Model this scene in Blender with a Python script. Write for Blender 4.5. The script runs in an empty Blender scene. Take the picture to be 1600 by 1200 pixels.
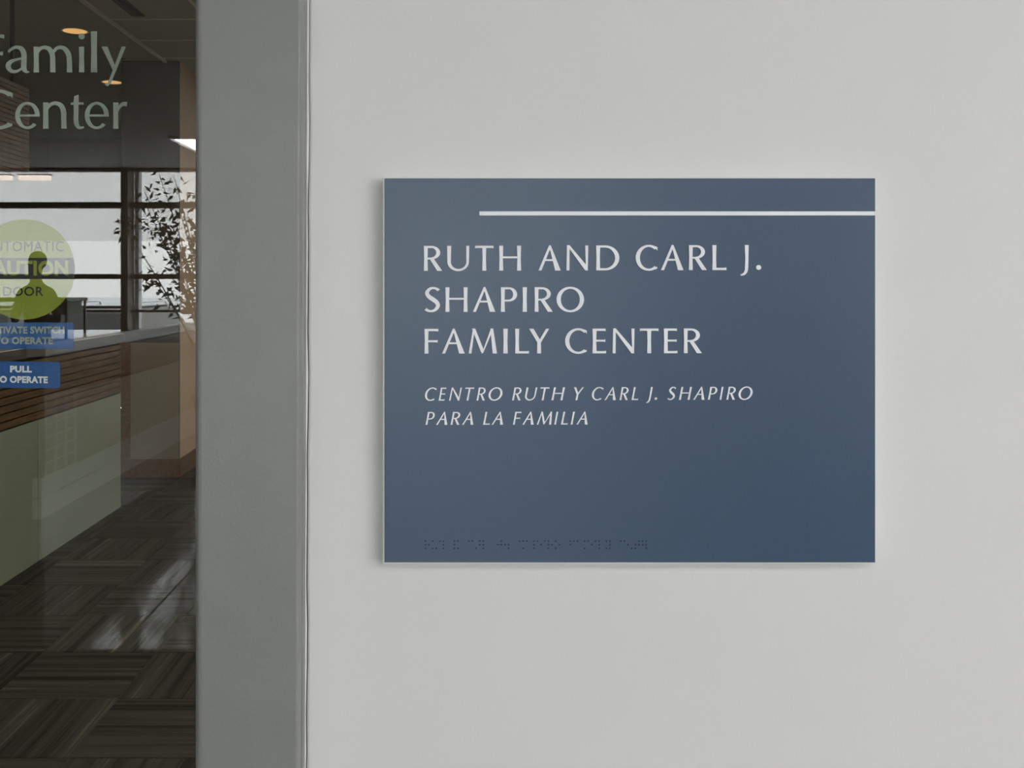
import bpy, bmesh, math, random
from mathutils import Vector, Matrix
from mathutils.geometry import delaunay_2d_cdt
random.seed(7)
SC = bpy.context.scene
COL = SC.collection

# ------------------------------------------------------------------ camera
F = 1600.0; PX, PY = 722.0, 440.0; EYE = 1.6; YG = 1.05
cam = bpy.data.cameras.new('camera'); camo = bpy.data.objects.new('camera', cam); COL.objects.link(camo)
cam.sensor_width = 36; cam.lens = 36.0
cam.shift_x = (800-PX)/1600.0; cam.shift_y = (PY-600)/1600.0
cam.clip_start = 0.02; cam.clip_end = 400
camo.location = (0, 0, EYE); camo.rotation_euler = (math.pi/2, 0, 0)
SC.camera = camo
def W(px, py, Y): return ((px-PX)/F*Y, Y, EYE-(py-PY)/F*Y)
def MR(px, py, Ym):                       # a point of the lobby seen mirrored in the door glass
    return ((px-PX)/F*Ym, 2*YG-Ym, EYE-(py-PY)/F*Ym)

# ------------------------------------------------------------------ world, exposure
SC.view_settings.view_transform = 'Standard'
SC.view_settings.look = 'None'
SC.view_settings.gamma = 1.0
SC.view_settings.use_curve_mapping = False
SC.view_settings.exposure = 0.0
SC.cycles.max_bounces = 10; SC.cycles.diffuse_bounces = 5; SC.cycles.transparent_max_bounces = 16
SC.cycles.sample_clamp_indirect = 6
SKY = 8.0
wd = bpy.data.worlds.new('overcast'); SC.world = wd; wd.use_nodes = True
nt = wd.node_tree; bg = nt.nodes['Background']
tc = nt.nodes.new('ShaderNodeTexCoord'); sp = nt.nodes.new('ShaderNodeSeparateXYZ')
rp = nt.nodes.new('ShaderNodeValToRGB')
nt.links.new(tc.outputs['Generated'], sp.inputs[0]); nt.links.new(sp.outputs['Z'], rp.inputs[0])
rp.color_ramp.elements[0].position = 0.0; rp.color_ramp.elements[0].color = (.965, .995, 1, 1)
rp.color_ramp.elements[1].position = 0.6; rp.color_ramp.elements[1].color = (.96, .98, 1, 1)
nt.links.new(rp.outputs[0], bg.inputs[0]); bg.inputs[1].default_value = SKY

def area(name, loc, rot, sx, sy, power, color, portal=False):
    l = bpy.data.lights.new(name, 'AREA'); l.shape = 'RECTANGLE'; l.size = sx; l.size_y = sy
    l.energy = power; l.color = color
    if portal: l.cycles.is_portal = True
    o = bpy.data.objects.new(name, l); o.location = loc; o.rotation_euler = rot; COL.objects.link(o)
    return o
WIN_Y = -10.15
area('daylight_portal', (-2.3, WIN_Y-.32, 1.98), (math.pi/2, 0, math.pi), 7.9, 2.1, 1, (1, 1, 1), True)
area('daylight_portal', (4.28, -3.6, 1.75), (math.pi/2, 0, math.pi/2), 4.0, 1.9, 1, (1, 1, 1), True)

# ------------------------------------------------------------------ materials
def mat(name, color, rough=.5, metal=0.0, noise=0.0, nscale=20.0, bump=0.0, bscale=200.0, spec=.5, emit=None, estr=0.0):
    m = bpy.data.materials.new(name); m.use_nodes = True
    n = m.node_tree; b = n.nodes['Principled BSDF']
    c = tuple(color)+(1,)
    b.inputs['Base Color'].default_value = c; b.inputs['Roughness'].default_value = rough
    b.inputs['Metallic'].default_value = metal; b.inputs['Specular IOR Level'].default_value = spec
    t = n.nodes.new('ShaderNodeTexCoord')
    if noise:
        no = n.nodes.new('ShaderNodeTexNoise'); no.inputs['Scale'].default_value = nscale; no.inputs['Detail'].default_value = 4
        n.links.new(t.outputs['Object'], no.inputs['Vector'])
        r = n.nodes.new('ShaderNodeValToRGB')
        r.color_ramp.elements[0].position = .3; r.color_ramp.elements[1].position = .7
        r.color_ramp.elements[0].color = tuple(max(0, x*(1-noise)) for x in color)+(1,)
        r.color_ramp.elements[1].color = tuple(min(1, x*(1+noise)) for x in color)+(1,)
        n.links.new(no.outputs['Fac'], r.inputs[0]); n.links.new(r.outputs[0], b.inputs['Base Color'])
    if bump:
        nb = n.nodes.new('ShaderNodeTexNoise'); nb.inputs['Scale'].default_value = bscale; nb.inputs['Detail'].default_value = 3
        n.links.new(t.outputs['Object'], nb.inputs['Vector'])
        bp = n.nodes.new('ShaderNodeBump'); bp.inputs['Strength'].default_value = bump; bp.inputs['Distance'].default_value = .002
        n.links.new(nb.outputs['Fac'], bp.inputs['Height']); n.links.new(bp.outputs[0], b.inputs['Normal'])
    if emit:
        b.inputs['Emission Color'].default_value = tuple(emit)+(1,); b.inputs['Emission Strength'].default_value = estr
    return m

def stripe_mat(name, axis):                # striped carpet tile; stripes run along the other axis
    m = bpy.data.materials.new(name); m.use_nodes = True
    n = m.node_tree; b = n.nodes['Principled BSDF']; b.inputs['Roughness'].default_value = .95
    b.inputs['Specular IOR Level'].default_value = .1
    t = n.nodes.new('ShaderNodeTexCoord'); oi = n.nodes.new('ShaderNodeObjectInfo')
    mp = n.nodes.new('ShaderNodeMapping')
    mp.inputs['Scale'].default_value = (1, .015, 1) if axis == 0 else (.015, 1, 1)
    ad = n.nodes.new('ShaderNodeVectorMath'); ad.operation = 'ADD'
    ml = n.nodes.new('ShaderNodeMath'); ml.operation = 'MULTIPLY'; ml.inputs[1].default_value = 37.0
    n.links.new(oi.outputs['Random'], ml.inputs[0])
    n.links.new(t.outputs['Object'], mp.inputs[0]); n.links.new(mp.outputs[0], ad.inputs[0]); n.links.new(ml.outputs[0], ad.inputs[1])
    a = n.nodes.new('ShaderNodeTexNoise'); a.inputs['Scale'].default_value = 22; a.inputs['Detail'].default_value = 5; a.inputs['Roughness'].default_value = .75
    n.links.new(ad.outputs[0], a.inputs['Vector'])
    r = n.nodes.new('ShaderNodeValToRGB'); e = r.color_ramp.elements
    e[0].position = .38; e[0].color = (.016, .015, .012, 1)
    e[1].position = .5; e[1].color = (.04, .038, .03, 1)
    x = e.new(.6); x.color = (.048, .046, .036, 1)
    x = e.new(.66); x.color = (.105, .10, .068, 1)
    n.links.new(a.outputs['Fac'], r.inputs[0]); n.links.new(r.outputs[0], b.inputs['Base Color'])
    f = n.nodes.new('ShaderNodeTexNoise'); f.inputs['Scale'].default_value = 400
    n.links.new(t.outputs['Object'], f.inputs['Vector'])
    bp = n.nodes.new('ShaderNodeBump'); bp.inputs['Strength'].default_value = .5; bp.inputs['Distance'].default_value = .003
    n.links.new(f.outputs['Fac'], bp.inputs['Height']); n.links.new(bp.outputs[0], b.inputs['Normal'])
    return m

def wood_mat(name, c1, c2, rough=.45, scale=(1, .08, 1)):
    m = bpy.data.materials.new(name); m.use_nodes = True
    n = m.node_tree; b = n.nodes['Principled BSDF']; b.inputs['Roughness'].default_value = rough
    t = n.nodes.new('ShaderNodeTexCoord'); mp = n.nodes.new('ShaderNodeMapping'); mp.inputs['Scale'].default_value = scale
    a = n.nodes.new('ShaderNodeTexNoise'); a.inputs['Scale'].default_value = 40; a.inputs['Detail'].default_value = 6
    r = n.nodes.new('ShaderNodeValToRGB'); r.color_ramp.elements[0].position = .35; r.color_ramp.elements[1].position = .7
    r.color_ramp.elements[0].color = c1+(1,); r.color_ramp.elements[1].color = c2+(1,)
    n.links.new(t.outputs['Object'], mp.inputs[0]); n.links.new(mp.outputs[0], a.inputs['Vector'])
    n.links.new(a.outputs['Fac'], r.inputs[0]); n.links.new(r.outputs[0], b.inputs['Base Color'])
    return m

def glass_mat(name, refl, tint=(.955, .965, .95)):                 # thin clear pane: sees through, mirrors a little; stronger at a grazing view
    m = bpy.data.materials.new(name); m.use_nodes = True
    n = m.node_tree; out = n.nodes['Material Output']; n.nodes.remove(n.nodes['Principled BSDF'])
    tr = n.nodes.new('ShaderNodeBsdfTransparent'); tr.inputs[0].default_value = tint+(1,)
    gl = n.nodes.new('ShaderNodeBsdfGlossy'); gl.inputs['Roughness'].default_value = 0.0
    gl.inputs['Color'].default_value = (1, 1, 1, 1)
    lw = n.nodes.new('ShaderNodeLayerWeight'); lw.inputs[0].default_value = .5
    pw = n.nodes.new('ShaderNodeMath'); pw.operation = 'POWER'; pw.inputs[1].default_value = 5
    mu = n.nodes.new('ShaderNodeMath'); mu.operation = 'MULTIPLY_ADD'; mu.inputs[1].default_value = 1-refl; mu.inputs[2].default_value = refl
    n.links.new(lw.outputs['Facing'], pw.inputs[0]); n.links.new(pw.outputs[0], mu.inputs[0])
    mx = n.nodes.new('ShaderNodeMixShader')
    n.links.new(mu.outputs[0], mx.inputs[0]); n.links.new(tr.outputs[0], mx.inputs[1]); n.links.new(gl.outputs[0], mx.inputs[2])
    n.links.new(mx.outputs[0], out.inputs[0])
    return m

def film_mat(name, color, trans):
    m = bpy.data.materials.new(name); m.use_nodes = True
    n = m.node_tree; out = n.nodes['Material Output']; b = n.nodes['Principled BSDF']
    b.inputs['Base Color'].default_value = color+(1,); b.inputs['Roughness'].default_value = .7
    tr = n.nodes.new('ShaderNodeBsdfTransparent'); mx = n.nodes.new('ShaderNodeMixShader'); mx.inputs[0].default_value = 1-trans
    n.links.new(tr.outputs[0], mx.inputs[1]); n.links.new(b.outputs[0], mx.inputs[2]); n.links.new(mx.outputs[0], out.inputs[0])
    return m

M = dict(
    wall=mat('white_wall_paint', (.755, .75, .74), .55, noise=.008, nscale=6, bump=.05, bscale=260, spec=.3),
    frame=mat('grey_frame_paint', (.245, .25, .245), .42, noise=.03, nscale=25, bump=.10, bscale=420, spec=.5),
    shadeline=mat('grey_painted_shade', (.50, .50, .49), .6),
    caulk=mat('white_caulk', (.83, .83, .81), .35, bump=.3, bscale=60),
    sign=mat('blue_sign_face', (.047, .087, .152), .34, bump=.02, bscale=500, spec=.55),
    plate=mat('pale_back_plate', (.74, .76, .72), .3),
    letter=mat('white_raised_letters', (.93, .95, .985), .45),
    braille=mat('blue_braille', (.018, .034, .062), .5),
    glass=glass_mat('door_glass', .047),
    glass2=glass_mat('window_glass', .03, (.99, .99, .985)),
    frost=mat('frosted_lettering', (.29, .335, .285), .8),
    lime=mat('lime_sticker', (.20, .25, .008), .5),
    ink=mat('black_ink', (.004, .004, .006), .5),
    blue=mat('blue_sticker', (.0003, .078, .27), .45),
    white=mat('white_ink', (.7, .73, .74), .5),
    ceil=mat('dark_ceiling_paint', (.47, .46, .40), .9, noise=.04),
    tile=mat('acoustic_tile', (.50, .49, .43), .95, bump=.4, bscale=300),
    tgrid=mat('ceiling_grid', (.86, .84, .76), .6),
    trimlight=mat('pale_trim', (.45, .41, .36), .6),
    counter=mat('cream_glass_panel', (.26, .295, .225), .22, noise=.03, nscale=3),
    walnut=wood_mat('brown_slat_wood', (.07, .042, .018), (.17, .105, .048)),
    base=wood_mat('brown_base', (.14, .07, .035), (.22, .12, .065)),
    worktop=mat('pale_worktop', (.86, .87, .88), .10),
    beige=mat('beige_wall', (.28, .235, .175), .8, noise=.02),
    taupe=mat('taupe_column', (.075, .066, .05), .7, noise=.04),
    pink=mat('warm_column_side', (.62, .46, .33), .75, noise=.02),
    dark=mat('dark_metal', (.03, .027, .025), .4),
    mull=mat('dark_window_metal', (.11, .08, .065), .45),
    mull2=mat('grey_window_metal', (.55, .56, .60), .4),
    tilec=stripe_mat('carpet_crosswise', 1),
    tiled=stripe_mat('carpet_lengthwise', 0),
    under=mat('carpet_backing', (.03, .03, .025), .95),
    terrazzo=mat('polished_floor', (.10, .095, .085), .07, noise=.12, nscale=60, spec=1.0),
    strip=mat('floor_joint', (.01, .01, .01), .6),
    lwall=mat('lobby_wall', (.42, .39, .33), .7, noise=.02),
    lceil=mat('lobby_ceiling', (.62, .60, .54), .9),
    lwhite=mat('white_panel', (.80, .83, .84), .3),
    snow=mat('snowy_ground', (.86, .89, .92), .8, noise=.05, nscale=.6),
    car=mat('black_car_paint', (.012, .012, .014), .12),
    carglass=mat('car_glass', (.02, .022, .025), .05),
    tyre=mat('tyre', (.02, .02, .02), .8),
    chrome=mat('chrome', (.7, .7, .72), .2, metal=1),
    leaf=mat('dark_leaf', (.035, .055, .014), .55),
    stem=mat('stem', (.12, .10, .05), .7),
    pot=mat('clay_pot', (.18, .09, .05), .7),
    soil=mat('soil', (.03, .02, .015), .95),
    cloth=mat('dark_coat', (.015, .015, .02), .85),
    skin=mat('skin', (.38, .24, .18), .6),
    hair=mat('dark_hair', (.015, .01, .008), .6),
    blind=film_mat('roller_shade', (.75, .77, .78), .86),
    lamp=mat('lamp_diffuser', (.9, .9, .9), .5, emit=(1, .962, .95), estr=13.2),
    inner_fill=mat('inner_fill_diffuser', (.9, .9, .9), .5, emit=(1, .93, .84), estr=23),
    mat=mat('glare_block_mat', (.03, .03, .03), .95, noise=.3, nscale=200, bump=.5, bscale=500, spec=.1),
    warm=mat('warm_lamp', (.9, .7, .5), .5, emit=(1, .55, .20), estr=.78),
    peach=mat('peach_lamp', (.9, .8, .7), .5, emit=(1, .86, .77), estr=9),
)

# ------------------------------------------------------------------ mesh helpers
class MB:
    def __init__(s): s.v = []; s.f = []
    def box(s, x0, x1, y0, y1, z0, z1):
        b = len(s.v)
        s.v += [(x, y, z) for z in (z0, z1) for (x, y) in ((x0, y0), (x1, y0), (x1, y1), (x0, y1))]
        s.f += [tuple(b+i for i in q) for q in ((3, 2, 1, 0), (4, 5, 6, 7), (0, 1, 5, 4), (1, 2, 6, 5), (2, 3, 7, 6), (3, 0, 4, 7))]
        return s
    def prism(s, prof, y0, y1, axis='y'):  # closed (a, b) outline extruded along an axis
        b = len(s.v); n = len(prof)
        for y in (y0, y1):
            for (a, c) in prof:
                s.v.append((a, y, c) if axis == 'y' else ((y, a, c) if axis == 'x' else (a, c, y)))
        s.f += [tuple(b+i for i in range(n)), tuple(b+n+i for i in reversed(range(n)))]
        s.f += [(b+i, b+n+i, b+n+(i+1) % n, b+(i+1) % n) for i in range(n)]
        return s
    def tube(s, pts, rad, n=8, cap=True):
        b = len(s.v); pts = [Vector(p) for p in pts]
        rs = rad if isinstance(rad, (list, tuple)) else [rad]*len(pts)
        for i, p in enumerate(pts):
            t = (pts[min(i+1, len(pts)-1)]-pts[max(i-1, 0)]).normalized()
            u = t.orthogonal().normalized() if i == 0 else (u-t*u.dot(t)).normalized()
            w = t.cross(u)
            for k in range(n):
                a = 2*math.pi*k/n
                s.v.append(tuple(p+(u*math.cos(a)+w*math.sin(a))*rs[i]))
        for i in range(len(pts)-1):
            for k in range(n):
                k2 = (k+1) % n
                s.f.append((b+i*n+k, b+i*n+k2, b+(i+1)*n+k2, b+(i+1)*n+k))
        if cap:
            s.f.append(tuple(b+k for k in reversed(range(n)))); e = b+(len(pts)-1)*n
            s.f.append(tuple(e+k for k in range(n)))
        return s
    def lathe(s, prof, cx=0, cy=0, n=24):  # (r, z) profile
        b = len(s.v)
        for (r, z) in prof:
            for k in range(n):
                a = 2*math.pi*k/n; s.v.append((cx+r*math.cos(a), cy+r*math.sin(a), z))
        for i in range(len(prof)-1):
            for k in range(n):
                k2 = (k+1) % n; s.f.append((b+i*n+k, b+i*n+k2, b+(i+1)*n+k2, b+(i+1)*n+k))
        return s
    def mesh(s, name, m, bevel=0, smooth=False):
        me = bpy.data.meshes.new(name); me.from_pydata(s.v, [], s.f); me.validate()
        bm = bmesh.new(); bm.from_mesh(me); bmesh.ops.recalc_face_normals(bm, faces=bm.faces)
        if bevel: bmesh.ops.bevel(bm, geom=[e for e in bm.edges], offset=bevel, segments=2, profile=.5, affect='EDGES', clamp_overlap=True)
        if smooth:
            for f in bm.faces: f.smooth = True
        bm.to_mesh(me); bm.free()
        if m: me.materials.append(m)
        return me
    def build(s, name, m, parent=None, bevel=0, smooth=False):
        return link(name, s.mesh(name, m, bevel, smooth), parent)
def link(name, me, parent=None, loc=None):
    o = bpy.data.objects.new(name, me); COL.objects.link(o)
    if parent: o.parent = parent
    if loc: o.location = loc
    return o
def tag(o, label=None, cat=None, group=None, kind=None):
    if label: o['label'] = label
    if cat: o['category'] = cat
    if group: o['group'] = group
    if kind: o['kind'] = kind
    return o
def empty(name, loc=(0, 0, 0), rz=0):
    o = bpy.data.objects.new(name, None); o.location = loc; o.rotation_euler = (0, 0, rz); COL.objects.link(o); return o
def copy_tree(o, parent=None):
    c = o.copy(); COL.objects.link(c); c.parent = parent
    for ch in list(o.children): copy_tree(ch, c)
    return c
def B(x0, x1, y0, y1, z0, z1): return MB().box(x0, x1, y0, y1, z0, z1)

# ------------------------------------------------------------------ the setting: corridor side
LC = 2.95      # lobby ceiling height
IC = 3.41      # ceiling height beyond the door
FX0, FX1 = -.2496, -.1525                 # grey frame
DL = -1.30                                # far side of the door opening
w = MB()
w.box(-.150, 4.3, 1.0, 1.16, 0, IC); w.box(-7.2, DL-.06, 1.0, 1.16, 0, IC); w.box(DL-.06, -.150, 1.0, 1.16, 2.38, IC)
tag(w.build('wall_front', M['wall']), 'plain white painted wall that carries the blue sign', kind='structure')
lx0, lx1, ly0 = -7.2, 4.2, WIN_Y
fl = empty('floor'); tag(fl, 'polished grey lobby floor, seen mirrored in the door glass', kind='structure')
B(lx0, lx1, ly0-.2, 1.0, -.1, 0).build('floor_slab', M['terrazzo'], fl)
for x in (-5.5, -3.5, -1.5, .5, 2.5): B(x-.006, x+.006, ly0, 1.0, -.002, .0012).build('floor_joint', M['strip'], fl)
for y in (-8.2, -6.2, -4.2, -2.2, -.2): B(lx0, lx1, y-.006, y+.006, -.002, .0011).build('floor_joint', M['strip'], fl)
# lobby ceiling with openings closed: plain slab
tag(B(lx0, lx1, ly0-.2, 1.0, LC, LC+.1).build('ceiling', M['lceil']), 'pale lobby ceiling, seen mirrored in the door glass', kind='structure')
tag(B(lx0-.15, lx0, ly0-.2, 1.0, 0, LC).build('wall_left', M['lwall']), 'beige side wall of the lobby', kind='structure')
wr = MB(); wr.box(lx1, lx1+.15, ly0-.2, -5.7, 0, LC); wr.box(lx1, lx1+.15, -1.5, 1.0, 0, LC)
wr.box(lx1, lx1+.15, -5.7, -1.5, 0, .7); wr.box(lx1, lx1+.15, -5.7, -1.5, 2.75, LC)
tag(wr.build('wall_right', M['lwall']), 'beige lobby wall with a wide window, behind the viewer', kind='structure')
w2 = empty('window_2', (lx1, -3.6, .7)); tag(w2, 'wide side window lighting the corridor', kind='structure')
fr = MB()
for y in (-2.1, -.7, .7, 2.1): fr.box(.02, .1, y-.03, y+.03, 0, 2.05)
fr.box(.02, .1, -2.1, 2.1, 0, .06); fr.box(.02, .1, -2.1, 2.1, 1.99, 2.05)
fr.build('window_frame', M['mull'], w2)
for k in range(3): B(.05, .06, -2.07+1.4*k, -.73+1.4*k, .06, 1.99).build('pane', M['glass2'], w2)

# back window wall of the lobby (mirrored in the glass)
ZH, ZT1, ZT0, ZM1, ZM0, ZS1, ZS0, ZB = 2.934, 2.545, 2.477, 1.69, 1.63, 1.264, 1.235, .84
wx = [-5.86+1.9*k for k in range(-0, 5)]
BX0, BX1 = -6.3, 1.74
wb = MB(); wb.box(lx0, lx1, WIN_Y-.2, WIN_Y, 0, ZB); wb.box(lx0, lx1, WIN_Y-.2, WIN_Y, ZH, LC)
wb.box(lx0, BX0, WIN_Y-.2, WIN_Y, ZB, ZH); wb.box(BX1, lx1, WIN_Y-.2, WIN_Y, ZB, ZH)
tag(wb.build('wall_back', M['lwall']), 'beige wall round the tall lobby windows, seen mirrored', kind='structure')
w1 = empty('window_1', (0, WIN_Y, 0)); tag(w1, 'dark framed lobby windows with transoms, mirrored in the door glass', kind='structure')
xs = [x for x in wx if BX0 < x < BX1]
for x in xs:
    B(x-.083/2-.02, x+.083/2-.02, -.05, .20, ZB, ZH).build('mullion', M['mull'], w1)
    B(x+.083/2-.018, x+.083/2+.034, -.16, -.05, ZB, ZH).build('mullion_fin', M['mull2'], w1)
edges = [BX0]+xs+[BX1]
for a, b in zip(edges[:-1], edges[1:]):
    for z0, z1 in ((ZT0, ZT1), (ZM0, ZM1), (ZS0, ZS1), (ZH-.02, ZH), (ZB, ZB+.03)):
        B(a+.0, b-.0, -.05, .09, z0, z1).build('transom', M['mull'], w1)
    for z0, z1 in ((ZT1, ZH-.02), (ZM1, ZT0), (ZS1, ZM0), (ZB+.03, ZS0)):
        B(a+.03, b-.07, -.02, -.012, z0, z1).build('pane', M['glass2'], w1)
    B(a+.03, b-.07, -.042, -.04, 2.088, ZH-.02).build('roller_shade', M['blind'], w1)

# ------------------------------------------------------------------ door with its grey frame
door = empty('door_1', (0, 0, 0)); tag(door, 'glazed door with a wide grey painted metal frame', kind='structure')
def frame_bar(xa, xb, top_shift=0.0, z0=0.0, z1=2.45):
    # section in x,y: rounded face, small step at the wall side; leans by top_shift over its height
    r = .007
    prof = [(xa, 1.14), (xa, .953+r)]
    for k in range(1, 5):
        a = math.pi/2*k/4; prof.append((xa+r-r*math.cos(a), .953+r-r*math.sin(a)))
    prof += [(xb-.0014, .953), (xb, .954), (xb+.0002, .974), (xb-.0022, .9755), (xb-.0022, .979), (xb+.0006, .9805), (xb+.0006, 1.14)]
    m = MB(); n = len(prof)
    for z in (z0, z1):
        for i, (x, y) in enumerate(prof):
            s = top_shift*(z-1.45)/.6 if x > (xa+xb)/2 else 0
            m.v.append((x+s, y, z))
    m.f += [tuple(range(n)), tuple(reversed(range(n, 2*n)))]
    m.f += [(i, (i+1) % n, n+(i+1) % n, n+i) for i in range(n)]
    return m
tag(frame_bar(FX0, FX1, .0022).build('door_frame', M['frame'], door), 'wide grey upright of the door frame')
B(DL-.06, DL+.02, .953, 1.14, 0, 2.45).build('door_frame', M['frame'], door, .004)
B(DL-.06, FX1, .953, 1.14, 2.34, 2.45).build('frame_head', M['frame'], door, .004)
cb = MB(); pts = []
for k in range(61):
    z = .0+2.45*k/60
    pts.append((FX1+.0002+.0022*(z-1.45)/.6+.0004*math.sin(k*2.1)+.0003*math.sin(k*5.3), .9975, z))
cb.tube(pts, .0015, 8)
MB().tube([(p[0]+.0029, .9999, p[2]) for p in pts], .0011, 8).build('shade_line', M['shadeline'], door, smooth=True)  # grey strip on the wall, coloured as the shade of a groove beside the caulk
tag(cb.build('caulk_bead', M['caulk'], door, smooth=True), 'thin wavy white caulk line between frame and wall')
B(DL+.02, FX0+.004, YG, YG+.010, .12, 2.30).build('glass_pane', M['glass'], door)
B(DL+.02, FX0+.004, YG-.015, YG+.028, .005, .12).build('bottom_rail', M['frame'], door, .003)
B(DL+.02, FX0+.004, YG-.015, YG+.028, 2.30, 2.34).build('top_rail', M['frame'], door, .003)

# ------------------------------------------------------------------ glyphs
def arc(cx, cy, rx, ry, wv, wh, t0, t1, n=14):      # ring strip between an outer and an inner ellipse
    q = []
    P = []
    for k in range(n+1):
        t = math.radians(t0+(t1-t0)*k/n); c, s = math.cos(t), math.sin(t)
        P.append(((cx+rx*c, cy+ry*s), (cx+(rx-wv)*c, cy+(ry-wh)*s)))
    for a, b in zip(P[:-1], P[1:]): q.append([a[0], b[0], b[1], a[1]])
    return q
def stroke(pts, n=5):                               # smooth line through (x, y, width)
    S = []
    m = len(pts)
    for i in range(m-1):
        p0, p1, p2, p3 = pts[max(i-1, 0)], pts[i], pts[i+1], pts[min(i+2, m-1)]
        for k in range(n+(i == m-2)):
            t = k/n
            S.append(tuple(.5*((2*b)+(-a+c)*t+(2*a-5*b+4*c-d)*t*t+(-a+3*b-3*c+d)*t**3) for a, b, c, d in zip(p0, p1, p2, p3)))
    L = []
    for i, (x, y, w_) in enumerate(S):
        a, b = S[max(i-1, 0)], S[min(i+1, len(S)-1)]
        dx, dy = b[0]-a[0], b[1]-a[1]; d = math.hypot(dx, dy) or 1
        L.append(((x-dy/d*w_/2, y+dx/d*w_/2), (x+dy/d*w_/2, y-dx/d*w_/2)))
    return [[a[0], b[0], b[1], a[1]] for a, b in zip(L[:-1], L[1:])]
def stem(x0, x1, y0=0, y1=100, f=1.3):
    ym = (y0+y1)/2
    return [[(x0, y0), (x1, y0), (x1-f, ym), (x0+f, ym)], [(x0+f, ym), (x1-f, ym), (x1, y1), (x0, y1)]]
def bar(x0, x1, y0, y1, f=1.4, up=1, dn=1):         # thin arm that flares at its free end
    xm = x1-7
    return [[(x0, y0), (xm, y0), (xm, y1), (x0, y1)], [(xm, y0), (x1, y0-f*dn), (x1, y1+f*up), (xm, y1)]]
G = {}
G['I'] = (16, stem(0, 16))
G['L'] = (56, stem(0, 16)+bar(8, 56, 0, 9, 1.6, 1, 0))
G['E'] = (54, stem(0, 16)+bar(8, 52, 91, 100, 1.6, 0, 1)+bar(8, 51, 47.5, 55)+bar(8, 54, 0, 9, 1.6, 1, 0))
G['F'] = (56, stem(0, 16)+bar(8, 56, 91, 100, 1.6, 0, 1)+bar(8, 53, 46, 54))
G['T'] = (74, stem(29, 45)+bar(37, 74, 91, 100, 1.6, 0, 1)+[[(37, 91), (7, 91), (7, 100), (37, 100)], [(7, 91), (0, 89.4), (0, 100), (7, 100)]])
G['H'] = (88, stem(0, 16)+stem(72, 88)+[[(8, 49.5), (80, 49.5), (80, 57), (8, 57)]])
G['P'] = (65, stem(0, 16)+[[(8, 91.5), (32, 91.5), (32, 100), (8, 100)], [(8, 42), (32, 42), (32, 49.5), (8, 49.5)]]+arc(32, 71, 33, 29, 16, 8, -90, 90, 14))
G['R'] = (74, stem(0, 16)+[[(8, 91.5), (30, 91.5), (30, 100), (8, 100)], [(8, 46), (30, 46), (30, 53), (8, 53)]]+arc(30, 73, 36, 27, 16, 8, -90, 90, 14)+[[(22, 50), (39, 50), (74, 0), (54, 0)]])
G['D'] = (93, stem(0, 16)+[[(8, 91.5), (36, 91.5), (36, 100), (8, 100)], [(8, 0), (36, 0), (36, 8.5), (8, 8.5)]]+arc(36, 50, 57, 50, 17, 8.5, -90, 90, 18))
G['O'] = (109, arc(54.5, 50, 54.5, 52, 16.5, 8.5, 0, 360, 36))
G['C'] = (86, arc(52, 50, 52, 52, 16.5, 8.5, 50, 310, 26)+[[(77, 97), (86, 92), (86, 79), (78, 88)], [(77, 3), (86, 8), (84, 15), (78, 11)]])
G['U'] = (87, [[(0, 100), (16, 100), (14.5, 36), (1, 36)], [(75, 100), (87, 100), (85.5, 36), (75.5, 36)]]
          + [q for q in [[(lambda t, r1, r2, s1, s2: (43.2+r1*math.cos(t), 36+s1*math.sin(t)))(math.radians(180+180*k/16), 42.2, 0, 37.5, 0),
                          (43.2+42.2*math.cos(math.radians(180+180*(k+1)/16)), 36+37.5*math.sin(math.radians(180+180*(k+1)/16))),
                          (45+30.5*math.cos(math.radians(180+180*(k+1)/16)), 36+28.5*math.sin(math.radians(180+180*(k+1)/16))),
                          (45+30.5*math.cos(math.radians(180+180*k/16)), 36+28.5*math.sin(math.radians(180+180*k/16)))] for k in range(16)]])
G['S'] = (62, stroke([(56, 87, 12), (51, 92, 11), (38, 97, 8.5), (22, 94, 11), (9.5, 78, 15), (18, 62, 16.5), (34, 50.5, 17.5), (49, 38, 16.5), (53.5, 24, 15.5), (42, 8, 11.5), (26, 3, 8.5), (12, 6, 10.5), (4, 12, 12.5)], 3))
G['A'] = (88, [[(0, 0), (11.5, 0), (48, 92), (42, 101)], [(66, 0), (88, 0), (48.5, 101), (42, 101)], [(42, 101), (48.5, 101), (48, 80), (38, 88)], [(18, 38), (70, 38), (67, 45.5), (21, 45.5)]])
G['N'] = (86, [[(1, 0), (12.5, 0), (13, 90), (3, 101)], [(3, 101), (9, 101), (86, 0), (80, 0)], [(3, 101), (13, 101), (84, 15), (79, 0)], [(13, 101), (3, 101), (74, 0), (84, 0)], [(74, 100), (86, 100), (84, 0), (77, 12)]])
G['M'] = (112, [[(0, 0), (11, 0), (22, 86), (17, 101)], [(17, 101), (26, 101), (60, 14), (52, 0)], [(13, 101), (21, 101), (56, 0), (48, 8)], [(52, 0), (58, 4), (98, 101), (88, 101)], [(95, 0), (112, 0), (97, 101), (86, 101)]])
G['Y'] = (82, [[(0, 100), (18, 100), (48, 50), (34, 44)], [(82, 100), (69, 100), (39, 48), (48, 44)], [(33, 0), (49, 0), (48, 50), (34, 50)]])
G['J'] = (34, [[(18, 100), (34, 100), (33, 50), (20, 50)]]+stroke([(26.5, 52, 13), (26, 20, 13.5), (24, -2, 13), (16, -15, 10), (2, -20.5, 6)], 4))
G['.'] = (20, [[(10+10*math.cos(2*math.pi*k/14), 10+10*math.sin(2*math.pi*k/14)) for k in range(14)]])
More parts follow.
